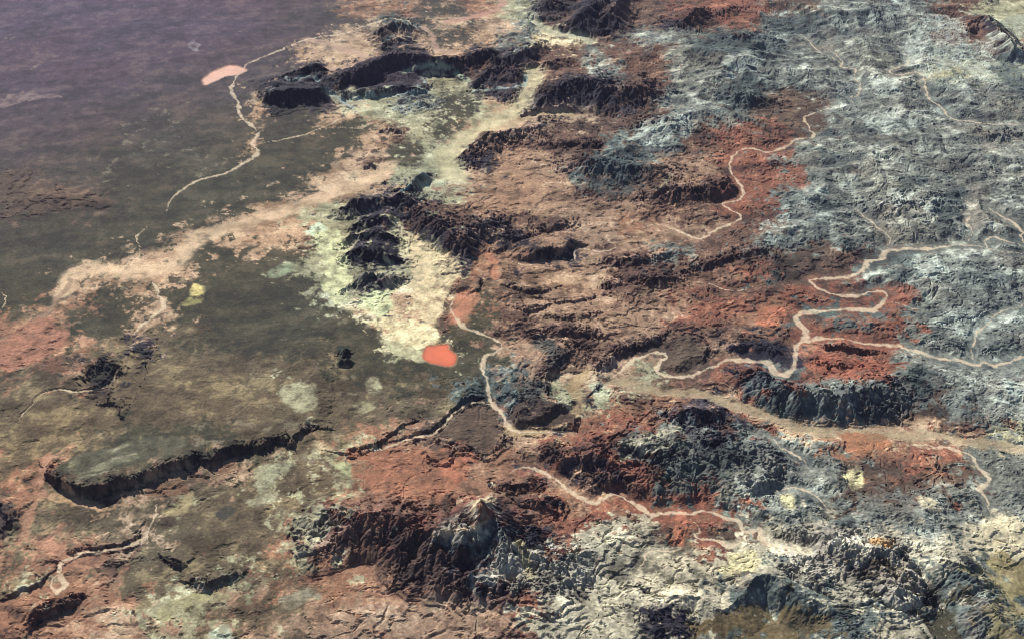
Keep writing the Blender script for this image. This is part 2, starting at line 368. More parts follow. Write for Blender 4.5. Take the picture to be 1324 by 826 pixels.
R('hill', 'small oval brown mound beside the salmon coloured flat', 'hill', [
  dict(f=mesa, pts=[(585,372),(597,360),(612,357),(622,362),(620,372),(605,378)], h=40, slope=60)])
# nameless low scarps and rises (part of the ground itself)
for pts, wf, wb, h, jg in [
  ([(440,586),(458,587),(481,578),(504,563),(527,549),(545,545)], 45, 600, 45, 30),
  ([(516,571),(556,562),(580,543),(600,524),(620,517)], 45, 400, 45, 30),
  ([(0,775),(15,763),(35,758),(52,753),(62,744)], 45, 300, 40, 30),
  ([(75,735),(100,717),(140,713),(175,703),(182,690)], 50, 400, 45, 30),
  ([(0,655),(8,668),(2,690)], 60, 200, 60, 40),
  ([(135,522),(148,520),(158,540)], 60, 200, 50, 40), ([(185,475),(205,470)], 40, 200, 30, 40), ([(183,503),(200,506),(208,502)], 50, 100, 45, 40),
  ([(738,455),(718,470),(706,485),(703,515)], 120, 350, 90, 90),
  ([(690,435),(720,430),(760,432),(772,436)], 120, 350, 90, 90),
  ([(662,400),(680,402),(703,398)], 90, 250, 60, 60), ([(660,372),(690,376),(715,372)], 80, 250, 60, 60),
  ([(705,412),(735,414),(770,410)], 70, 250, 50, 60), ([(700,388),(730,392),(775,384)], 70, 250, 40, 60),
  ([(890,352),(920,340),(950,332),(985,330)], 120, 400, 90, 90),
  ([(795,370),(820,360),(850,362),(870,366)], 200, 400, 120, 140), ([(790,345),(820,338),(860,336)], 200, 400, 120, 140),
  ([(1045,438),(1075,446),(1105,452),(1130,456)], 90, 300, 80, 50), ([(1040,462),(1070,474),(1108,478)], 60, 300, 50, 50),
  ([(770,500),(790,470),(800,455),(840,440),(852,438)], 120, 400, 110, 70),
  ([(710,590),(740,592),(790,586)], 250, 350, 140, 160), ([(765,640),(790,620),(815,612)], 200, 300, 110, 120),
  ([(640,630),(670,622),(700,625)], 200, 300, 100, 160), ([(660,655),(690,650),(720,660)], 250, 300, 140, 160),
  ([(555,652),(572,645),(590,652)], 200, 250, 60, 80), ([(620,322),(640,326),(655,318)], 80, 200, 40, 50),
  ([(1120,270),(1160,262),(1210,266)], 400, 400, 160, 200), ([(1000,130),(960,122),(940,130)], 500, 500, 240, 200),
  ([(930,60),(955,50),(1000,58)], 600, 600, 260, 200), ([(1240,40),(1275,22),(1310,60),(1324,62)], 500, 700, 320, 120),
  ([(1265,180),(1295,176),(1310,168)], 300, 500, 160, 120), ([(650,130),(670,128)], 200, 200, 60, 80),
  ([(830,160),(860,155),(885,165)], 500, 500, 200, 200), ([(690,90),(715,82),(755,78)], 300, 400, 150, 120)]:
    if pts[0][0] > pts[-1][0]: pts = pts[::-1]
    ridge(pts, wf, wb, h, jag=jg, plateau=1 if wf < 100 else 0, rock=.8)
print("forms", round(time.time() - T0, 1))

# dry rivers: traced centre lines with a width in metres
RV = [
 ('river', 'white sandy river looping through the red badlands in tight meanders', 95, 300, [(1278,320),(1240,317),(1210,321),(1160,323),(1146,325),(1140,335),(1125,337),(1113,350),(1100,357),(1075,360),(1052,361),(1050,367),(1060,374),(1085,382),(1110,382),(1135,376),(1146,382),(1138,395),(1128,401),(1090,400),(1060,403),(1035,405),(1028,412),(1040,425),(1039,438),(1029,450),(1029,460),(1025,475),(1015,485),(1003,483),(993,470),(975,466),(955,467),(940,467),(920,475),(900,484),(880,488),(865,487),(851,480),(851,472),(860,462),(855,456),(843,457),(825,463),(812,470),(800,480),(790,488)]),
 ('river', 'straight white side river joining the meanders from the right', 75, 260, [(1029,458),(1035,446),(1048,440),(1060,438),(1090,438),(1110,443),(1140,446),(1160,447),(1180,453),(1210,462),(1240,466),(1262,472),(1272,468),(1290,473),(1324,462),(1360,455)]),
 ('river', 'pale river arm curving in from the right edge above the meanders', 45, 200, [(1360,325),(1324,319),(1300,311),(1284,307),(1274,311),(1278,320),(1300,327),(1340,328)]),
 ('river', 'pale forked stream in the grey hills at the right edge', 70, 220, [(1278,268),(1289,277),(1310,288),(1320,298),(1324,315),(1345,340)]),
 ('river', 'thin pale stream winding down through the upper right hills', 50, 240, [(1165,62),(1176,80),(1150,92),(1162,97),(1190,95),(1197,116),(1202,128),(1218,140),(1229,153),(1255,157),(1284,161),(1324,161),(1400,165)]),
 ('river', 'thin stream zigzagging between grey hills near the top', 45, 200, [(1060,60),(1078,68),(1090,82),(1087,87),(1106,90),(1104,100),(1112,110),(1109,124),(1099,127),(1106,135)]),
 ('river', 'thin pink stream curling down across the red upper badlands', 60, 240, [(1075,132),(1066,142),(1042,151),(1041,157),(1051,177),(1031,180),(1013,192),(993,197),(964,192),(950,200),(943,212),(946,224),(961,246),(954,259),(934,264),(951,274),(958,282),(945,289),(927,296),(910,307),(895,307),(875,298),(849,290),(832,294)]),
 ('river', 'short pale stream fragment on brown slopes right of centre', 40, 160, [(898,364),(919,367),(933,373),(951,376),(974,371)]),
 ('river', 'faint tan stream on the brown slope in the upper middle', 40, 160, [(834,306),(800,306),(784,304),(788,312),(797,320),(775,325),(745,322),(742,335),(720,335),(700,340),(680,342),(660,338)]),
 ('river', 'pinkish stream looping below the fluted grey mountain', 62, 220, [(660,612),(676,603),(695,605),(712,616),(735,632),(752,645),(772,648),(788,641),(800,641),(823,654),(840,664),(858,664),(875,662),(890,664),(907,660),(922,664),(939,672),(954,675),(962,685),(974,686),(984,686),(986,701),(1003,705),(1020,708),(1045,712)]),
 ('river', 'small looping side stream above the pale lower hills', 42, 150, [(890,664),(904,682),(898,695),(922,698),(939,705),(951,704),(959,696),(955,685)]),
 ('river', 'pale stream with a green tinge at the right edge of the tan wash', 60, 180, [(1165,580),(1185,576),(1205,576),(1230,580),(1257,590),(1265,605),(1279,618),(1268,632),(1278,650),(1282,665)]),
 ('river', 'thin pale stream on the rough slope left of the pale mountain', 35, 140, [(980,640),(1000,635),(1030,632),(1055,640),(1066,655),(1070,662)]),
 ('river', 'white stream bed crossing the grey plain to a sunlit bend', 80, 0, [(540,40),(528,30),(504,26),(487,29),(467,36),(446,44),(420,47),(388,54),(359,67),(335,76),(318,85),(306,98),(302,108),(299,116),(308,134),(312,151),(334,171),(326,186),(334,198),(314,212),(290,225),(262,232),(241,242),(221,258),(215,275)]),
 ('river', 'pale side stream running to the dark plain below the mesas', 60, 0, [(326,188),(359,182),(388,176),(408,169),(429,160),(446,151),(455,148)]),
 ('river', 'faint pale thread above the small dark hill on the plain', 40, 0, [(408,169),(430,166),(455,166),(487,170)]),
 ('river', 'pinkish stream wandering past the orange lake toward the ringed hill', 70, 120, [(585,385),(583,400),(590,412),(600,424),(620,430),(640,440),(650,446),(640,455),(628,463),(625,475),(628,490),(632,505),(634,518),(645,530),(655,545),(664,556),(700,558),(745,560)]),
 ('river', 'tan stream bed curving under the dark canyon rim in the centre', 65, 0, [(634,522),(612,521),(598,527),(580,545),(560,561),(530,570),(500,579),(470,584)]),
 ('river', 'very thin pale track on the brown flat at left', 30, 0, [(26,546),(38,525),(55,510),(76,506),(102,506),(131,503),(146,492),(152,478)]),
 ('river', 'tan meandering stream bed on the lower left flats', 60, 0, [(205,648),(197,672),(186,697),(165,708),(140,714),(110,716),(85,724),(76,740),(82,758),(70,766),(68,752),(80,735)]),
 ('river', 'hairline pale stream on the dark plain left of centre', 30, 0, [(196,290),(182,300),(176,307),(182,322),(178,332)]),
 ('river', 'tan stream bed branching down from the sandy flat', 95, 0, [(190,358),(205,378),(212,396),(196,410),(180,424),(168,436)]),
 ('river', 'thin white thread at the left edge of the plain', 35, 0, [(0,375),(8,384),(4,395),(-10,405)]),
 ('river', 'thin grey stream bed coming down to the first bend near the top', 40, 160, [(1028,40),(1045,52),(1058,66),(1075,75),(1089,84)]),
 ('river', 'thin pale stream climbing from the side river at the right edge', 38, 160, [(1262,472),(1256,456),(1264,432),(1280,414),(1298,402),(1330,392)]),
 ('river', 'short pink stream entering the meander river from the red slope above', 36, 160, [(1146,323),(1150,308),(1138,296),(1122,284),(1105,270)]),
 ('river', 'short pale stream in grey hills above the long straight reach', 36, 160, [(1250,316),(1256,300),(1250,285),(1256,270),(1244,256)]),
 ('river', 'thin pink stream crossing the red slope beside the double bend', 34, 150, [(1143,392),(1160,392),(1175,398),(1192,402)]),
 ('river', 'fine pale thread through rough hills below the orange banked wash', 34, 150, [(985,560),(1000,568),(1012,580),(1030,588),(1042,600),(1040,615)]),
 ('river', 'winding pale thread through the lower central highlands', 38, 130, [(820,745),(835,725),(840,714),(870,712),(885,708)]),
]
jx0 = fbm(300, 4, 34, .6); jy0 = fbm(300, 4, 35, .6)
carve = np.zeros((NV, NU), F); rivm = np.zeros((NV, NU), F); WASH = []
river_jobs = []
for nm, lab, wid, val, pts in RV:
    i = reg(nm, lab, 'dry river', 'dry stream beds'); river_jobs.append((i, wid, val, pts))
rivown = np.zeros((NV, NU), np.int16)
jx = fbm(300, 5, 31, .65); jy = fbm(300, 5, 32, .65)
wn = fbm(420, 4, 33, .6)
for i, wid, val, pts in river_jobs:
    P = smooth_pts(pts, 4); G = np.array([to_ground(u, v) for u, v in P])
    s = window(pts, 30)
    tp = np.minimum(1, np.minimum(np.arange(len(G)), np.arange(len(G))[::-1]) / 10.0 + .12)
    d, tpv, _ = seg_dist(X[s] + jx[s] * F(95), Y[s] + jy[s] * F(95), G, tp)
    d = np.maximum(d, 0)
    ww = F(wid * .5) * np.clip(1 + F(1.9) * wn[s], .25, 2) * F(.8) * tpv
    m = 1 - ss(.8, 1.3, d / ww)
    rivown[s] = np.where(m > .5, i, rivown[s]); rivm[s] = np.maximum(rivm[s], m)
    V_ = max(val, wid * .9)
    c = (1 - ss(0.12, 1.0, (d - wid * .5) / F(V_)))
    carve[s] = np.maximum(carve[s], c * F(1.0 if val else .6))
# broad sandy washes
enw = fbm(520, 6, 85, .66)
def wash(pts, wid, strength=1.0, rag=.7):
    G = np.array([to_ground(u, v) for u, v in smooth_pts(pts, 3)]); s = window(pts, 60)
    d, _, _ = seg_dist(X[s] + wx[s] * F(150) + jx[s] * F(60), Y[s] + wy[s] * F(150) + jy[s] * F(60), G)
    m = 1 - ss(.45, 1.5, d / F(wid * .5) + F(rag) * enw[s]); return s, m * F(strength)
WSH = [
 ('c1', 230, [(800,492),(835,498),(870,505),(905,510),(950,524),(990,540),(1020,550),(1080,560),(1140,563),(1200,560),(1250,570),(1290,578),(1360,588)], (162,146,120)),
 ('c2', 420, [(505,212),(480,232),(430,250),(380,268),(330,284),(285,298),(255,308),(240,322),(228,342),(200,350),(165,353),(130,350),(108,346),(92,362),(84,376)], (204,176,146)),
  ('c20', 110, [(90,366),(70,392),(58,408),(30,428),(0,440)], (150,124,104)),
 ('c3', 560, [(690,95),(685,120),(670,140),(640,158),(600,182),(575,205),(590,228)], (188,180,146)),
 ('c4', 260, [(740,150),(700,150),(660,162),(630,172)], (176,156,126)),
 ('c5', 330, [(690,30),(710,42),(740,48),(765,55)], (180,180,156)),
 ('c6', 380, [(470,130),(440,135),(430,128)], (170,165,140)),
 ('c7', 300, [(600,380),(600,400),(592,412)], (178,120,94)),
 ('c8', 160, [(640,360),(640,340),(632,330)], (178,120,94)),
 ('c9', 220, [(760,480),(740,500),(745,530),(700,556),(660,556)], (160,138,106)),
 ('c10', 120, [(460,590),(500,600),(490,620)], (178,104,80)),
 ('c11', 140, [(60,590),(50,620),(45,650),(30,700)], (160,118,96)),
 ('c12', 150, [(70,640),(100,650),(125,655)], (176,146,112)),
 ('c13', 260, [(60,700),(90,722),(130,725)], (166,122,100)),
 ('c14', 120, [(245,640),(240,660),(210,665)], (150,136,104)),
 ('c16', 300, [(392,52),(405,54),(440,62),(470,75),(450,88),(420,90)], (170,142,126)),
 ('c17', 200, [(545,35),(560,48),(565,65),(590,68)], (170,142,126)),
 ('c18', 300, [(580,30),(620,20),(650,8),(640,-10)], (176,136,122)),
]
# ------------------------------------------------------------------ relief
amp = lookup(table(lambda c: c[3]), Ug + wu, Vg + wv, False)
am = amp / F(170)
inner = 1.0
big = fbm(2600, 3, 41)
hill = np.clip(fbm(1150, 4, 42, .55, True) * F(.55) + F(.45) + big * F(.5), 0, 2)
fine = fbm(300, 3, 43, .55, True)
for nm, wid, pts, col in WSH:
    s, m = wash(pts, wid, .9 if nm == 'c1' else .75); carve[s] = np.maximum(carve[s], m)
# landscape evolution: uplift of the badlands, rivers cutting back from the dry streams and plains
def evolve(cell=60.0, steps=36):
    x0, x1, y0, y1 = -19500., 19500., 6500., 36500.
    nx, ny = int((x1 - x0) / cell), int((y1 - y0) / cell)
    gx_, gy_ = np.meshgrid(x0 + (np.arange(nx) + .5) * cell, y0 + (np.arange(ny) + .5) * cell)
    def samp(fld):          # fine grid -> map grid
        u, v = to_px(gx_, gy_, 0.0)
        j = np.clip(np.searchsorted(Uc, u.ravel()), 0, NU - 1); i = np.clip(np.searchsorted(Vc, v.ravel()), 0, NV - 1)
        return fld[i, j].reshape(ny, nx)
    A_ = samp(amp); cv = samp(carve); rg = samp(ridgeH)
    q = rs.rand(ny, nx)
    low_ = A_ < 20
    base = (cv > .82) | (low_ & (q < .25)); base[0] = base[-1] = True; base[:, 0] = base[:, -1] = True
    U = 17. * (np.clip(A_, 8, 190) / 170) ** .9 * (1 + .5 * fbm(1700, 3, 91, x=gx_.astype(F), y=gy_.astype(F))) * (1 - .6 * np.clip(rg / 200, 0, 1))
    h = (q * 6 + 30 * fbm(1500, 4, 92, x=gx_.astype(F), y=gy_.astype(F)) * A_ / 170).astype(float); h[base] = 0
    N = nx * ny; idx = np.arange(N).reshape(ny, nx)
    hp = rs.rand(ny, nx) * .5 + .75
    KK = (46. / 60) * (cell / 60.)
    kv = (.75 + .5 * rs.rand(N))
    for it in range(steps):
        h[~base] += U[~base]
        hpad = np.pad(h, 1, mode='edge'); best = np.zeros((ny, nx)); rec = idx.copy(); dist = np.full((ny, nx), cell)
        for di in (-1, 0, 1):
            for dj in (-1, 0, 1):
                if di == 0 and dj == 0: continue
                L = cell * math.hypot(di, dj); sl_ = (h - hpad[1 + di:1 + di + ny, 1 + dj:1 + dj + nx]) / L * (1 + .25 * np.sin(idx * 12.9898 + di * 3 + dj * 7))
                m = sl_ > best; best = np.where(m, sl_, best)
                ii_ = np.clip(np.arange(ny)[:, None] + di, 0, ny - 1); jj_ = np.clip(np.arange(nx)[None] + dj, 0, nx - 1)
                rec = np.where(m, ii_ * nx + jj_, rec); dist = np.where(m, L, dist)
        rec[base] = idx[base]
        hl = h.ravel(); order = np.argsort(hl, kind='stable').tolist(); r = rec.ravel().tolist(); Ar = [1.0] * N
        for i in reversed(order):
            j = r[i]
            if j != i: Ar[j] += Ar[i]
        Aa = np.array(Ar)
        f = (KK * .72 * kv * Aa ** .45 * cell / dist.ravel()).tolist(); hv = hl.tolist()
        for i in order:
            j = r[i]
            if j != i:
                q_ = f[i]; hv[i] = (hv[i] + q_ * hv[j]) / (1 + q_)
        h = np.array(hv).reshape(ny, nx)
        hp_ = np.pad(h, 1, mode='edge'); lap = hp_[:-2, 1:-1] + hp_[2:, 1:-1] + hp_[1:-1, :-2] + hp_[1:-1, 2:] - 4 * h
        h = np.where(base, h, h + .09 * lap)
    print('evolve', round(time.time() - T0, 1), 'p50/95/max', np.percentile(h, [50, 95, 100]))
    return h.astype(F), np.log10(Aa.reshape(ny, nx)).astype(F), (x0, y0, cell, nx, ny)
def sample_map(M, geo, x, y):
    x0, y0, cell, nx, ny = geo
    fx = (x - x0) / cell - .5; fy = (y - y0) / cell - .5
    def refl(a, n): a = np.abs(a); a = a % (2 * (n - 1)); return np.where(a > n - 1, 2 * (n - 1) - a, a)
    i = np.floor(fy).astype(np.int32); j = np.floor(fx).astype(np.int32); ty = (fy - i).astype(F); tx = (fx - j).astype(F)
    def w4(t): return ((1 - t) ** 3 / 6, (3 * t ** 3 - 6 * t * t + 4) / 6, (-3 * t ** 3 + 3 * t * t + 3 * t + 1) / 6, t ** 3 / 6)
    wx_, wy_ = w4(tx), w4(ty); out = np.zeros(x.shape, F)
    jj_ = [refl(j + b, nx) for b in (-1, 0, 1, 2)]
    for a in range(4):
        ia = refl(i + a - 1, ny)
        for b in range(4): out += M[ia, jj_[b]] * wy_[a] * wx_[b]
    return out
EH, EA, GEO = evolve()
wjx = X + jx0 * F(45); wjy = Y + jy0 * F(45)
er = sample_map(EH, GEO, wjx, wjy); ea = sample_map(EA, GEO, wjx, wjy)
esm = sample_map(EH, GEO, X, Y)
H = big * F(10) + er * (1 - F(.35) * np.clip(ridgeH / 150, 0, 1)) + hill * amp * F(.10) + fine * amp * F(.05) + ridgeH + fbm(500, 4, 44) * (F(2) + F(.02) * amp)
ca, sa = math.cos(math.radians(9)), math.sin(math.radians(9))
xa = (X * F(ca) + Y * F(sa)) * F(.36); ya = Y * F(ca) - X * F(sa)
streak = fbm(330, 4, 45, .58, True, xa, ya); streak2 = fbm(620, 5, 46, .6, False, xa, ya)
mid_ = ss(9, 40, amp) * (1 - ss(150, 175, amp))
H += streak * (F(2) + F(12) * mid_)
tz = np.clip(ss(9, 30, amp), 0, 1) * (F(.8) - F(.62) * ss(95, 125, amp)) * (1 - ss(5, 60, ridgeH))
Tq = H / F(22) + fbm(900, 3, 47) * F(.8); fr = Tq - np.floor(Tq)
H += (ss(.6, .95, fr) - fr) * F(22) * tz
def grad(h):
    hj = np.gradient(h, axis=1); hi = np.gradient(h, axis=0)
    hx = hj / DXj; hy = (hi - hx * DXi) / DYi
    return hx, hy
DXj = np.gradient(X, axis=1); DXi = np.gradient(X, axis=0); DYi = np.gradient(Y, axis=0)
cwx = X + fbm(800, 3, 81) * F(380); cwy = Y + fbm(800, 3, 82) * F(380)
chn = np.zeros_like(H)
for L, sd2 in ((1900, 3), (850, 4)):
    q_ = np.abs(perlin(cwx / F(L) + F(sd2 * 7.7), cwy / F(L) + F(sd2 * 3.1))) * F(L)
    chn = np.maximum(chn, (1 - ss(0, 1, q_ / F(60 if L > 1000 else 42))) * (1 if L > 1000 else .8))
gate = ss(-.15, .25, fbm(2300, 3, 83)) * (1 - carve)
chn *= gate
H -= chn * (F(3) + F(16) * ss(8, 60, amp)) * (1 - ss(40, 160, ridgeH))
low = F(.06) * H
H = mix(H, low, carve)
# gullies that run down every slope
gx, gy = grad(H)
def gullies(L, gx, gy, seed, sharp=0.35):
    g = np.hypot(gx, gy) + F(1e-4); dx = -gy / g; dy = gx / g
    px = X / F(L) + F(seed * 3.7); py = Y / F(L) + F(seed * 1.9)
    fx = np.floor(px); fy = np.floor(py); i0 = fx.astype(np.int32); j0 = fy.astype(np.int32); fx = px - fx - F(.5); fy = py - fy - F(.5)
    va = np.zeros(X.shape, F); vb = np.zeros(X.shape, F); wt = np.zeros(X.shape, F)
    for a in (-1, 0, 1):
        for b in (-1, 0, 1):
            h = hsh(i0 + a, j0 + b); ex = fx - F(a) - JX[h]; ey = fy - F(b) - JY[h]
            w_ = np.exp(-(ex * ex + ey * ey) * F(2.6)); ph = (ex * dx + ey * dy) * F(6.2832)
            va += np.cos(ph) * w_; vb += np.sin(ph) * w_; wt += w_
    va /= wt; vb /= wt
    return va, -vb * dx, -vb * dy, g
for k, (L, A) in enumerate([(430, .085), (230, .085), (125, .085), (70, .07)]):
    va, ex, ey, g = gullies(L, gx, gy, k + 1)
    res = ss(1.6, 3.4, F(L) / np.maximum(dYi, 10))
    st = ss(.03, .30, g) * F(A * L) * res * (F(.22) + F(.30) * am + F(.95) * np.clip(cliffm, 0, 1)) * (1 - carve * F(.9))
    va = va - F(.35) * np.abs(va)
    H += va * st
    q = F(2 * math.pi / L)
    gx = gx + ex * q * st; gy = gy + ey * q * st
print("relief", round(time.time() - T0, 1))
# rough broken rock, finest scale
rk = np.clip(am + .4 * cliffm, 0, 1.2) * (1 - carve)
H += fbm(110, 2, 51, .6, True) * rk * F(6) * ss(1.2, 2.6, F(110) / np.maximum(dYi, 10))
H += fbm(55, 2, 52, .6) * (rk * F(3.2) + F(.8)) * ss(1.2, 2.6, F(70) / np.maximum(dYi, 10))
# ground rises gently under the far hills beyond the frame edges, level otherwise

# lakes: flat sheets of red mud water
LK = [('lake', 'long salmon pink mud lake on the grey upper left plain', [(260,105),(270,96),(290,87),(302,85),(320,91),(308,97),(290,100),(267,110)], (190,134,112), 28),
      ('lake', 'round bright orange mud lake below the cream wash', [(547,458),(552,448),(564,446),(578,445),(583,452),(590,461),(588,470),(576,473),(560,470),(549,465)], (212,100,62), 20)]
lakem = np.zeros((NV, NU), F); lakeo = np.zeros((NV, NU), np.int16)
enl = fbm(300, 5, 71, .68)
for nm, lab, pts, col, jg in LK:
    i = reg(nm, lab, 'lake'); s, sd_ = area(pts, jg * 1.2, 0)
    sd_ = sd_ + enl[s] * F(jg * 2)
    sd_ = sd_ + jx[s] * F(jg)
    m = ss(-12, 12, sd_); lakem[s] = np.maximum(lakem[s], m); lakeo[s] = np.where(m > .5, i, lakeo[s])
H = mix(H, F(2.0), lakem)

# ------------------------------------------------------------------ colour of the rock and soil, with some painted shade
U2, V2 = to_px(X, Y, H); U2 = U2.astype(F); V2 = V2.astype(F)
uu = U2 + wu; vv = V2 + wv
main = lookup(pg(table(lambda c: c[0]), 0), uu, vv); pale = lookup(pg(table(lambda c: c[1]), 1), uu, vv); dark = lookup(pg(table(lambda c: c[2]), 2), uu, vv)
gx, gy = grad(H); slope = np.hypot(gx, gy)
n1 = fbm(520, 5, 61, .62); n2 = fbm(230, 4, 62, .65); n3 = fbm(1500, 4, 63, .6)
wz0 = ss(150, 172, amp)
crest = ss(0, 1.2, (fine * .5 + .5)) * am
wa = fbm(430, 5, 72, .66) * scl * F(1700); wb = fbm(430, 5, 73, .66) * scl * F(1100)
mk = ss(-.07, .07, fbm(240, 4, 74, .65))
T3 = [pg(table(lambda c: c[0]), 0), pg(table(lambda c: c[1]), 1), pg(table(lambda c: c[2]), 2)]
main = mix(main, lookup(T3[0], uu + wa, vv + wb), mk); pale = mix(pale, lookup(T3[1], uu + wa, vv + wb), mk); dark = mix(dark, lookup(T3[2], uu + wa, vv + wb), mk)
t = (1 + F(.5) * (1 - ss(20, 50, amp))) * (n1 * F(1.1) + n2 * F(.9) + streak2 * F(1.1) * (1 - wz0) + n3 * F(.7)) + (hill - F(.75)) * F(.45) * am
C = mix(main, pale, ss(.12, .85, t)); C = mix(C, dark, ss(.08, .8, -t))
chc = ss(.25, .8, chn)
C = mix(C, mix(dark * F(.9), pale, ss(-.2, .3, n3)), chc * (F(.35) + F(.25) * am))
# fine speckle
sp = fbm(75, 2, 64, .7)
C = C * (1 + sp[..., None] * (F(.07) + F(.24) * np.clip(am + .25 * carve, 0, 1))[..., None])
C = C * (1 + fbm(38, 1, 68)[..., None] * F(.10))
# sharp pale caps of the grey highlands
capn = fbm(330, 4, 65, .6); wz = ss(110, 170, amp)
gr = lookup(np.array([[1. if ch in 'wWd' else 0. for ch in row] for row in CG], F), uu, vv) * (.35 + .65 * wz)
C = mix(C, pale * F(1.10), F(1) * ss(-.1, .3, er / F(90) - F(.6) + n3) * ss(.10, .24, capn + .25 * n3) * gr * F(.7))
C = mix(C, dark, ss(.14, .30, -capn + .2 * n2) * gr * F(.5))
# brown earth patches in the grey highlands, pale gravel on their valley floors
C = mix(C, np.array([116, 100, 92], F), ss(.05, .35, fbm(1100, 5, 75, .62)) * gr * F(.55))
vf = ss(1.55, 2.4, ea) * ss(8, 60, amp) * (1 - ss(10, 80, ridgeH))
C = mix(C, pale, vf * F(.55) * (F(.7) + n2))
C = mix(C, np.array([196, 184, 164], F), ss(2.2, 2.6, ea) * ss(30, 80, amp) * F(.72) * (1 - ss(10, 80, ridgeH)))
# dust and scrub dapple
dp = fbm(380, 5, 76, .7); rd = ss(22, 50, main[..., 0] - main[..., 2])
C = mix(C, np.array([116, 100, 84], F), ss(.05, .4, dp) * rd * F(.55)); C = mix(C, np.array([86, 66, 58], F), ss(.12, .4, -dp) * rd * F(.5) * (1 - ss(128, 142, main[..., 0])))
fl = ss(.42, .55, fbm(420, 5, 77, .72) + .5 * fbm(3000, 2, 78)) * (1 - ss(14, 40, amp)) * (1 - ss(110, 140, main[..., 0]))
C = mix(C, np.array([142, 134, 116], F), fl * F(.55))
# hue drift
hd = fbm(3200, 3, 66)[..., None]
C = C * (1 + hd * np.array([.07, 0, -.06], F))
# steep cliff faces darkened towards navy: their shade put into the colour
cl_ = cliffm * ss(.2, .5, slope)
C = mix(C, C * np.array([.66, .66, .76], F), np.clip(cl_, 0, 1) * .8 * (1 - .9 * gr))

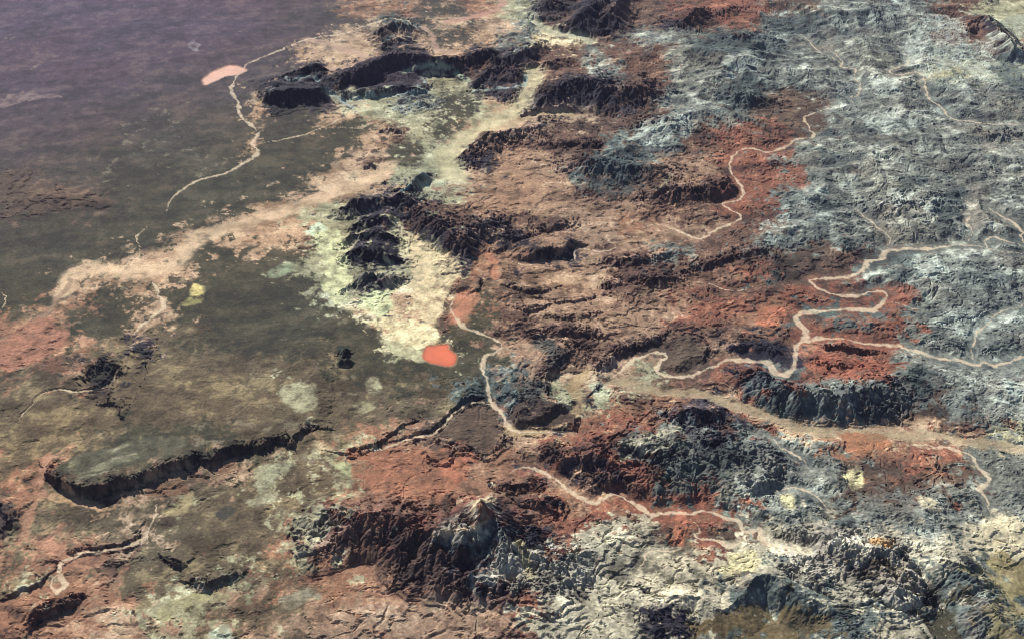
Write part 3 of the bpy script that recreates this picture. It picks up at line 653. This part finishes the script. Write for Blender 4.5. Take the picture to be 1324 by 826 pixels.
en = fbm(420, 6, 71, .68)
def paint(pts, col, jag=70, soft=30, k=1.0, z=0.0):
    s, d = area(pts, jag, z); d = d + en[s] * F(80 + jag * 2.6)
    m = ss(-soft, soft * 1.4, d) * F(k) * (F(.85) + F(1.1) * n2[s])
    C[s] = mix(C[s], np.array(col, F) * (1 + .3 * n2[s][..., None] + .14 * sp[s][..., None]), np.clip(m, 0, 1))
for nm, wid, pts, col in WSH:
    s, m = wash(pts, wid); m = m * (1 - .35 * ss(.1, .5, n2[s] * -1.4))
    C[s] = mix(C[s], np.array(col, F) * (1 + .16 * n1[s][..., None] + .14 * n2[s][..., None] + .22 * streak2[s][..., None]), m * F(.85))
PT = [
 ([(556,652),(564,643),(574,642),(584,650),(586,662),(578,672),(566,666),(557,660)], (72,54,50), 30),
 ([(549,583),(558,576),(572,577),(581,586),(577,596),(565,597),(555,592)], (80,66,60), 40),
 ([(209,672),(226,669),(229,679),(212,682)], (72,60,54), 25), ([(280,664),(292,656),(306,658),(304,668),(286,672)], (66,64,60), 35),
 ([(0,648),(10,650),(19,662),(16,680),(4,700),(-8,700),(-8,650)], (66,56,58), 40),
 ([(700,520),(690,517),(668,522),(657,538),(668,549),(700,553),(737,550),(738,538)], (72,60,56), 90),
 ([(563,566),(578,549),(598,532),(620,524),(638,530),(650,545),(652,560),(638,575),(625,588),(600,578)], (88,74,65), 130),
 ([(862,480),(858,465),(868,448),(885,438),(905,442),(912,458),(900,474),(882,482)], (88,76,68), 80),
 ([(434,97),(465,90),(500,80),(560,84),(575,90),(545,97),(552,106),(552,118),(520,118),(480,121),(445,115)], (56,48,60), 20),  # shaded mesa face painted dark onto the bench
 ([(612,112),(632,95),(648,90),(668,95),(676,98),(670,106),(650,110),(630,110)], (58,50,60), 20),
 ([(364,505),(378,497),(392,498),(402,512),(411,522),(408,536),(390,540),(375,532),(366,522)], (158,156,128), 30),
 ([(472,492),(482,486),(492,492),(491,506),(478,509)], (160,158,130), 25),
 ([(455,523),(470,520),(485,525),(478,532),(460,531)], (146,140,112), 20),
 ([(330,628),(345,605),(360,598),(378,600),(372,612),(356,622),(345,640),(330,644)], (150,150,124), 50),
 ([(318,650),(338,640),(356,640),(350,650),(330,656)], (160,158,132), 30),
 ([(345,355),(358,343),(378,340),(388,347),(372,355),(350,360)], (138,150,124), 30),
 ([(245,373),(251,367),(260,369),(263,377),(256,383),(247,381)], (206,190,124), 15),
 ([(246,385),(262,388),(252,396),(226,396)], (128,124,82), 40),
 ([(395,300),(410,288),(420,292),(418,302),(402,308)], (200,220,190), 40),
 ([(460,395),(480,378),(505,376),(508,390),(495,410),(480,405)], (206,214,168), 60),
 ([(500,425),(520,415),(560,420),(564,440),(545,455),(520,450)], (228,214,172), 60),
 ([(560,455),(545,470),(520,462),(500,450),(490,440),(505,440)], (176,174,140), 50),
 ([(405,300),(440,300),(448,330),(452,380),(435,395),(420,380),(415,340)], (196,198,156), 80),
 ([(523,300),(560,320),(600,345),(585,370),(575,400),(560,420),(535,400),(530,350)], (204,186,150), 80),
 ([(495,285),(520,290),(530,330),(520,340),(515,315)], (200,192,156), 40),
 ([(400,575),(412,570),(432,580),(425,586),(410,582)], (176,158,126), 20),
 ([(425,598),(450,600),(455,612),(440,612)], (160,162,124), 40),
 ([(520,612),(530,614),(548,620),(540,628),(525,622)], (182,160,128), 25),
 ([(200,790),(225,775),(260,762),(285,765),(300,775),(270,778),(230,790),(215,798)], (150,144,110), 60),
 ([(268,818),(285,812),(300,818),(298,830),(272,830)], (170,180,160), 30),
 ([(355,775),(375,768),(400,765),(412,772),(395,780),(365,782)], (130,124,108), 50),
 ([(1118,712),(1135,706),(1152,708),(1148,720),(1128,716)], (186,146,98), 25),
 ([(1090,618),(1105,604),(1115,612),(1114,630),(1098,636),(1095,626)], (206,200,156), 30),
 ([(1180,650),(1195,646),(1213,660),(1212,668),(1195,664)], (196,186,158), 25),
 ([(1000,644),(1018,638),(1028,648),(1024,664),(1008,660)], (196,190,150), 30),
 ([(925,740),(945,722),(975,712),(985,728),(965,745),(940,752)], (200,192,150), 70),
 ([(1255,690),(1285,670),(1324,680),(1324,730),(1290,720),(1265,715)], (196,186,156), 90),
 ([(1285,30),(1324,20),(1330,50),(1300,45)], (150,156,140), 50),
 ([(800,580),(825,570),(850,566),(875,560),(880,568),(850,582),(820,588)], (168,164,146), 50),
 ([(600,690),(612,676),(622,650),(636,662),(628,676),(612,690)], (170,154,126), 20),
 ([(665,720),(675,712),(690,740),(685,756),(672,745)], (166,156,124), 30),
 ([(835,250),(850,248),(862,232),(870,236),(858,250)], (150,140,120), 30),
 ([(1035,470),(1060,460),(1100,465),(1150,470),(1140,492),(1100,500),(1060,490)], (138,86,70), 40),
 ([(980,405),(1000,398),(1018,402),(1010,420),(992,428),(975,418)], (168,106,82), 50),
 ([(1120,375),(1160,368),(1185,380),(1175,395),(1150,392)], (134,88,74), 40),
 ([(455,590),(500,580),(560,578),(600,590),(590,630),(560,655),(500,650),(470,625)], (144,98,78), 120),
 ([(560,600),(600,592),(612,600),(596,622),(575,618)], (164,106,84), 70),
 ([(0,440),(30,420),(60,412),(90,430),(75,450),(40,470),(0,480)], (154,108,90), 80),
 ([(875,660),(885,658),(892,680),(885,700),(875,705),(872,690)], (170,108,84), 25),
 ([(1085,560),(1110,556),(1140,562),(1150,578),(1120,590),(1092,582)], (152,106,80), 40),
 ([(745,40),(1,1),(2,2)], (1,1,1), 0),
 ([(438,448),(452,448),(455,470),(448,474),(438,472)], (50,56,54), 30),
 ([(30,80),(1,1),(2,2)], (1,1,1), 0),
 ([(243,58),(250,52),(258,56),(254,66),(246,64)], (120,112,124), 60),
 ([(0,128),(30,118),(60,122),(80,126),(40,130),(0,140)], (116,100,104), 60),
 ([(115,480),(128,470),(148,472),(150,482),(140,498),(120,500)], (52,52,50), 20),
 ([(85,605),(120,590),(180,575),(240,570),(240,590),(190,605),(150,612),(120,622),(80,618)], (84,82,70), 60),
 ([(78,612),(92,604),(110,598),(98,612)], (136,132,108), 20), ([(140,590),(160,580),(168,582),(150,592)], (140,136,114), 20),
 ([(105,620),(140,605),(180,598),(170,604),(130,616)], (120,118,98), 20),
 ([(275,605),(290,590),(310,588),(312,600),(298,608),(285,615)], (116,88,72), 30),
 ([(190,625),(215,620),(240,625),(245,640),(215,645),(192,640)], (110,84,68), 30),
 ([(225,650),(245,640),(250,650),(238,662),(215,662)], (150,138,105), 50),
]
C = C * (1 + (F(.26) * ss(-.3, .3, fbm(1500, 4, 87, .6)) - F(.13))[..., None] * gr[..., None])
for pts, col, jg in PT:
    if jg == 0 or len(pts) < 4: continue
    paint(pts, col, jg)
def rim(pts, z, wid, col, k=.8):
    G = np.array([to_ground(u, v, z) for u, v in smooth_pts(pts, 3)]); s = window([to_px(a, b, 0) for a, b in G], 30)
    d, _, _ = seg_dist(X[s] + wx[s] * F(60) + jx[s] * F(80), Y[s] + wy[s] * F(60) + jy[s] * F(80), G)
    m = (1 - ss(.5, 1.3, d / F(wid * .5))) * ss(-.35, .1, n2[s]) * F(k)
    C[s] = mix(C[s], np.array(col, F) * (1 + .2 * sp[s][..., None]), m)
for pts, z, wid, col in [
  ([(342,119),(360,115),(400,114),(418,114),(432,118),(444,125),(455,130)], 200, 110, (150,168,172)),
  ([(445,130),(460,127),(481,124),(516,123),(540,124),(552,118)], 60, 150, (150,170,170)),
  ([(536,118),(550,108),(545,100)], 60, 140, (160,180,172)), ([(612,118),(640,117),(670,114),(679,106),(680,97)], 60, 130, (160,182,180)),
  ([(368,100),(378,104),(395,100),(412,103)], 120, 160, (150,170,168)), ([(495,50),(510,46),(530,46)], 120, 110, (110,134,140)),
  ([(520,96),(545,92),(570,92),(590,96),(608,104)], 60, 180, (172,186,160)), ([(520,252),(532,244),(541,232),(552,229)], 60, 80, (140,170,176)),
  ([(1245,6),(1275,20),(1295,34),(1320,52)], 250, 150, (190,200,180)), ([(680,50),(690,60),(660,76)], 60, 140, (170,186,170)),
  ([(84,632),(105,652),(128,655)], 0, 60, (190,150,120)), ([(100,622),(115,612),(150,610)], 150, 70, (130,128,112)), ([(120,600),(150,592),(175,584)], 150, 60, (134,130,112)),
  ([(150,652),(170,650),(180,636),(190,624),(212,616),(235,617)], 0, 70, (160,130,108)), ([(272,628),(276,612),(284,600),(300,594),(318,598),(326,602)], 0, 70, (156,128,108)),
  ([(352,590),(366,582),(380,574),(392,566)], 0, 60, (150,126,104)), ([(58,640),(52,625),(56,605),(70,592),(95,580)], 0, 130, (168,126,104)), ([(66,645),(95,650),(125,658),(150,655)], 0, 90, (176,142,112)),
  ([(30,700),(36,660),(40,640)], 0, 80, (150,118,98)), ([(402,560),(425,575),(455,596),(470,600)], 0, 60, (160,128,104)), ([(240,650),(262,646),(285,640),(300,632)], 0, 50, (150,140,108)),
  ([(560,690),(590,690),(610,688),(628,678)], 350, 90, (190,172,148)), ([(800,586),(830,580),(870,576)], 250, 90, (190,186,164))]:
    rim(pts, z, wid, col)
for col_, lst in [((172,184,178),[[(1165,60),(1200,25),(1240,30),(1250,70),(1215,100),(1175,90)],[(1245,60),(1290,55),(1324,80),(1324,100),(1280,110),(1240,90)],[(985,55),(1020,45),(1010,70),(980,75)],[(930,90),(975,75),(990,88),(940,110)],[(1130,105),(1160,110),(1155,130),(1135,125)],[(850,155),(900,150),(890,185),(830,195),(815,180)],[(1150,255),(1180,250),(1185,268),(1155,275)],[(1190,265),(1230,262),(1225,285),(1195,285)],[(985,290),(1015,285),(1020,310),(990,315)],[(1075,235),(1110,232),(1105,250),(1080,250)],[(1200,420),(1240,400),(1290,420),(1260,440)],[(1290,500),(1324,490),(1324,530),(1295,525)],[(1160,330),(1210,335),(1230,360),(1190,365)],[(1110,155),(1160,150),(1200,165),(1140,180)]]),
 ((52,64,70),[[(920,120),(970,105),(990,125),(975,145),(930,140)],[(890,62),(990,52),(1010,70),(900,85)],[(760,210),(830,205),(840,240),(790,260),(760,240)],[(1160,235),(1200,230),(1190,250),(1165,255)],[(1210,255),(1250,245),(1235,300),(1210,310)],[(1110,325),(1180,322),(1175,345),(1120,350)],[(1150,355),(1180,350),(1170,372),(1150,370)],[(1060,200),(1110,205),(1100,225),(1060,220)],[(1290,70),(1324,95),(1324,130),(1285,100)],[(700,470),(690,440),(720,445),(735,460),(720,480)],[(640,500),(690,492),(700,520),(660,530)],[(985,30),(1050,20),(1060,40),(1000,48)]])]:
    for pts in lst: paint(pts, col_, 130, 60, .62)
rc = np.array([196, 178, 154], F)
rcol = mix(rc, C, .30) ; rcol = mix(rcol, np.array([228, 206, 178], F), .45)
C = mix(C, rcol * (1 + .10 * n2[..., None]), np.clip(rivm * (F(.95) + F(.7) * fbm(150, 3, 86, .7)), 0, 1))
for (nm, lab, pts, col, jg) in LK:
    s, d = area(pts, jg * 1.2, 0); d = d + enl[s] * F(jg * 2) + jx[s] * F(jg); m0 = ss(-50, -15, d) * F(.55)
    C[s] = mix(C[s], np.array([176, 138, 112], F), m0); m = ss(-12, 12, d); C[s] = mix(C[s], np.array(col, F) * (1 + .05 * n2[s][..., None] + .10 * n1[s][..., None] - .14 * np.exp(-(np.maximum(d, 0) / 45) ** 2)[..., None]), m)
print("colour", round(time.time() - T0, 1))
K = 1.0
C = np.clip(C / 255, .01, .95)
lin = np.where(C <= .04045, C / 12.92, ((C + .055) / 1.055) ** 2.4) * F(K)
# soil colours: a little more chroma than the hazy view shows, soot-black kept off the floor
lin = lin * np.array([.99, .985, .91], F)
lum = lin.mean(-1, keepdims=True)
lin = np.clip(lum + (lin - lum) * F(.90), .006, .8)

# ------------------------------------------------------------------ meshes
own = np.where((owner > 0), owner, 0)
own = np.where(rivown > 0, rivown, own); own = np.where(lakeo > 0, lakeo, own)
def ground_material(name, rough, bump):
    m = bpy.data.materials.new(name); m.use_nodes = True; n = m.node_tree.nodes; l = m.node_tree.links
    b = n["Principled BSDF"]; b.inputs["Roughness"].default_value = rough; b.inputs["Specular IOR Level"].default_value = .12
    at = n.new("ShaderNodeAttribute"); at.attribute_name = "soil"
    geo = n.new("ShaderNodeNewGeometry")
    ns = n.new("ShaderNodeTexNoise"); ns.inputs["Scale"].default_value = 1 / 45.; ns.inputs["Detail"].default_value = 4; ns.inputs["Roughness"].default_value = .65
    l.new(geo.outputs["Position"], ns.inputs["Vector"])
    mr = n.new("ShaderNodeMapRange"); mr.inputs[1].default_value = .3; mr.inputs[2].default_value = .7
    mr.inputs[3].default_value = 1 - .16 * (1 if bump else .15); mr.inputs[4].default_value = 1 + .16 * (1 if bump else .15)
    l.new(ns.outputs[0], mr.inputs[0])
    fs = n.new("ShaderNodeTexNoise"); fs.inputs["Scale"].default_value = 1 / 22.; fs.inputs["Detail"].default_value = 2; fs.inputs["Roughness"].default_value = .7
    l.new(geo.outputs["Position"], fs.inputs["Vector"])
    m2 = n.new("ShaderNodeMapRange"); m2.inputs[1].default_value = .3; m2.inputs[2].default_value = .7
    m2.inputs[3].default_value = .80 if bump else .97; m2.inputs[4].default_value = 1.20 if bump else 1.03
    l.new(fs.outputs[0], m2.inputs[0])
    mm = n.new("ShaderNodeMath"); mm.operation = 'MULTIPLY'; l.new(mr.outputs[0], mm.inputs[0]); l.new(m2.outputs[0], mm.inputs[1]); mr = mm
    mx = n.new("ShaderNodeVectorMath"); mx.operation = 'SCALE'
    l.new(at.outputs["Color"], mx.inputs[0]); l.new(mr.outputs[0], mx.inputs["Scale"]); l.new(mx.outputs[0], b.inputs["Base Color"])
    if bump:
        ns2 = n.new("ShaderNodeTexNoise"); ns2.inputs["Scale"].default_value = 1 / 60.; ns2.inputs["Detail"].default_value = 5
        l.new(geo.outputs["Position"], ns2.inputs["Vector"])
        bp = n.new("ShaderNodeBump"); bp.inputs["Strength"].default_value = 1.0; bp.inputs["Distance"].default_value = bump
        l.new(ns2.outputs[0], bp.inputs["Height"]); l.new(bp.outputs[0], b.inputs["Normal"])
    return m
M_g = ground_material("desert_soil", .95, 14.0); M_l = ground_material("mud_water", .6, 0); M_s = ground_material("river_sand", .92, 4.0)
# faces
ii, jj = np.meshgrid(np.arange(NV - 1), np.arange(NU - 1), indexing='ij')
a = (ii * NU + jj).ravel(); faces = np.stack([a, a + NU, a + NU + 1, a + 1], 1).astype(np.int32)
fo = own[:-1, :-1].ravel()
P = np.stack([X, Y, H], -1).reshape(-1, 3).astype(F); LC = np.concatenate([lin.reshape(-1, 3), np.ones((NV * NU, 1))], 1).astype(F)
def build(name, fc, mat):
    idx, inv = np.unique(fc.ravel(), return_inverse=True)
    me = bpy.data.meshes.new(name); nf = len(fc)
    me.vertices.add(len(idx)); me.vertices.foreach_set("co", P[idx].ravel())
    me.loops.add(nf * 4); me.loops.foreach_set("vertex_index", inv.astype(np.int32).ravel())
    me.polygons.add(nf); me.polygons.foreach_set("loop_start", np.arange(0, nf * 4, 4, dtype=np.int32))
    me.update(calc_edges=True)
    at = me.attributes.new("soil", 'FLOAT_COLOR', 'POINT'); at.data.foreach_set("color", LC[idx].ravel())
    me.shade_flat()
    me.materials.append(mat); o = bpy.data.objects.new(name, me); sc.collection.objects.link(o); return o
g = build('ground', faces[fo == 0], M_g)
g['kind'] = 'structure'; g['label'] = 'desert floor of plains and eroded badlands'; g['category'] = 'ground'
for k, (nm, lab, cat, grp) in enumerate(OBJ):
    f = faces[fo == k + 1]
    if len(f) < 4: print("EMPTY", nm, lab); continue
    o = build(nm, f, M_l if nm == 'lake' else M_s if nm == 'river' else M_g)
    o['label'] = lab; o['category'] = cat; o['kind'] = 'structure'
    if grp: o['group'] = grp
# ------------------------------------------------------------------ haze
HZ = 1.0e-6
if HZ:
    x0, x1, y0, y1, z0, z1 = -450000, 450000, -60000, 600000, float(H.min()) - 20, CAM_H + 200
    vs = [(x, y, z) for x in (x0, x1) for y in (y0, y1) for z in (z0, z1)]
    me = bpy.data.meshes.new("haze"); me.from_pydata(vs, [], [(0, 1, 3, 2), (4, 6, 7, 5), (0, 4, 5, 1), (2, 3, 7, 6), (0, 2, 6, 4), (1, 5, 7, 3)])
    hz = bpy.data.objects.new("haze", me); sc.collection.objects.link(hz); hz['kind'] = 'stuff'; hz['label'] = 'thin blue violet air between the aircraft and the desert'; hz['category'] = 'haze'
    m = bpy.data.materials.new("haze"); m.use_nodes = True; n = m.node_tree.nodes
    n.remove(n["Principled BSDF"]); v = n.new("ShaderNodeVolumePrincipled")
    v.inputs["Color"].default_value = (.62, .62, 1.0, 1); v.inputs["Density"].default_value = HZ; v.inputs["Anisotropy"].default_value = 0.0
    m.node_tree.links.new(v.outputs[0], n["Material Output"].inputs["Volume"]); me.materials.append(m)
print("done", round(time.time() - T0, 1))
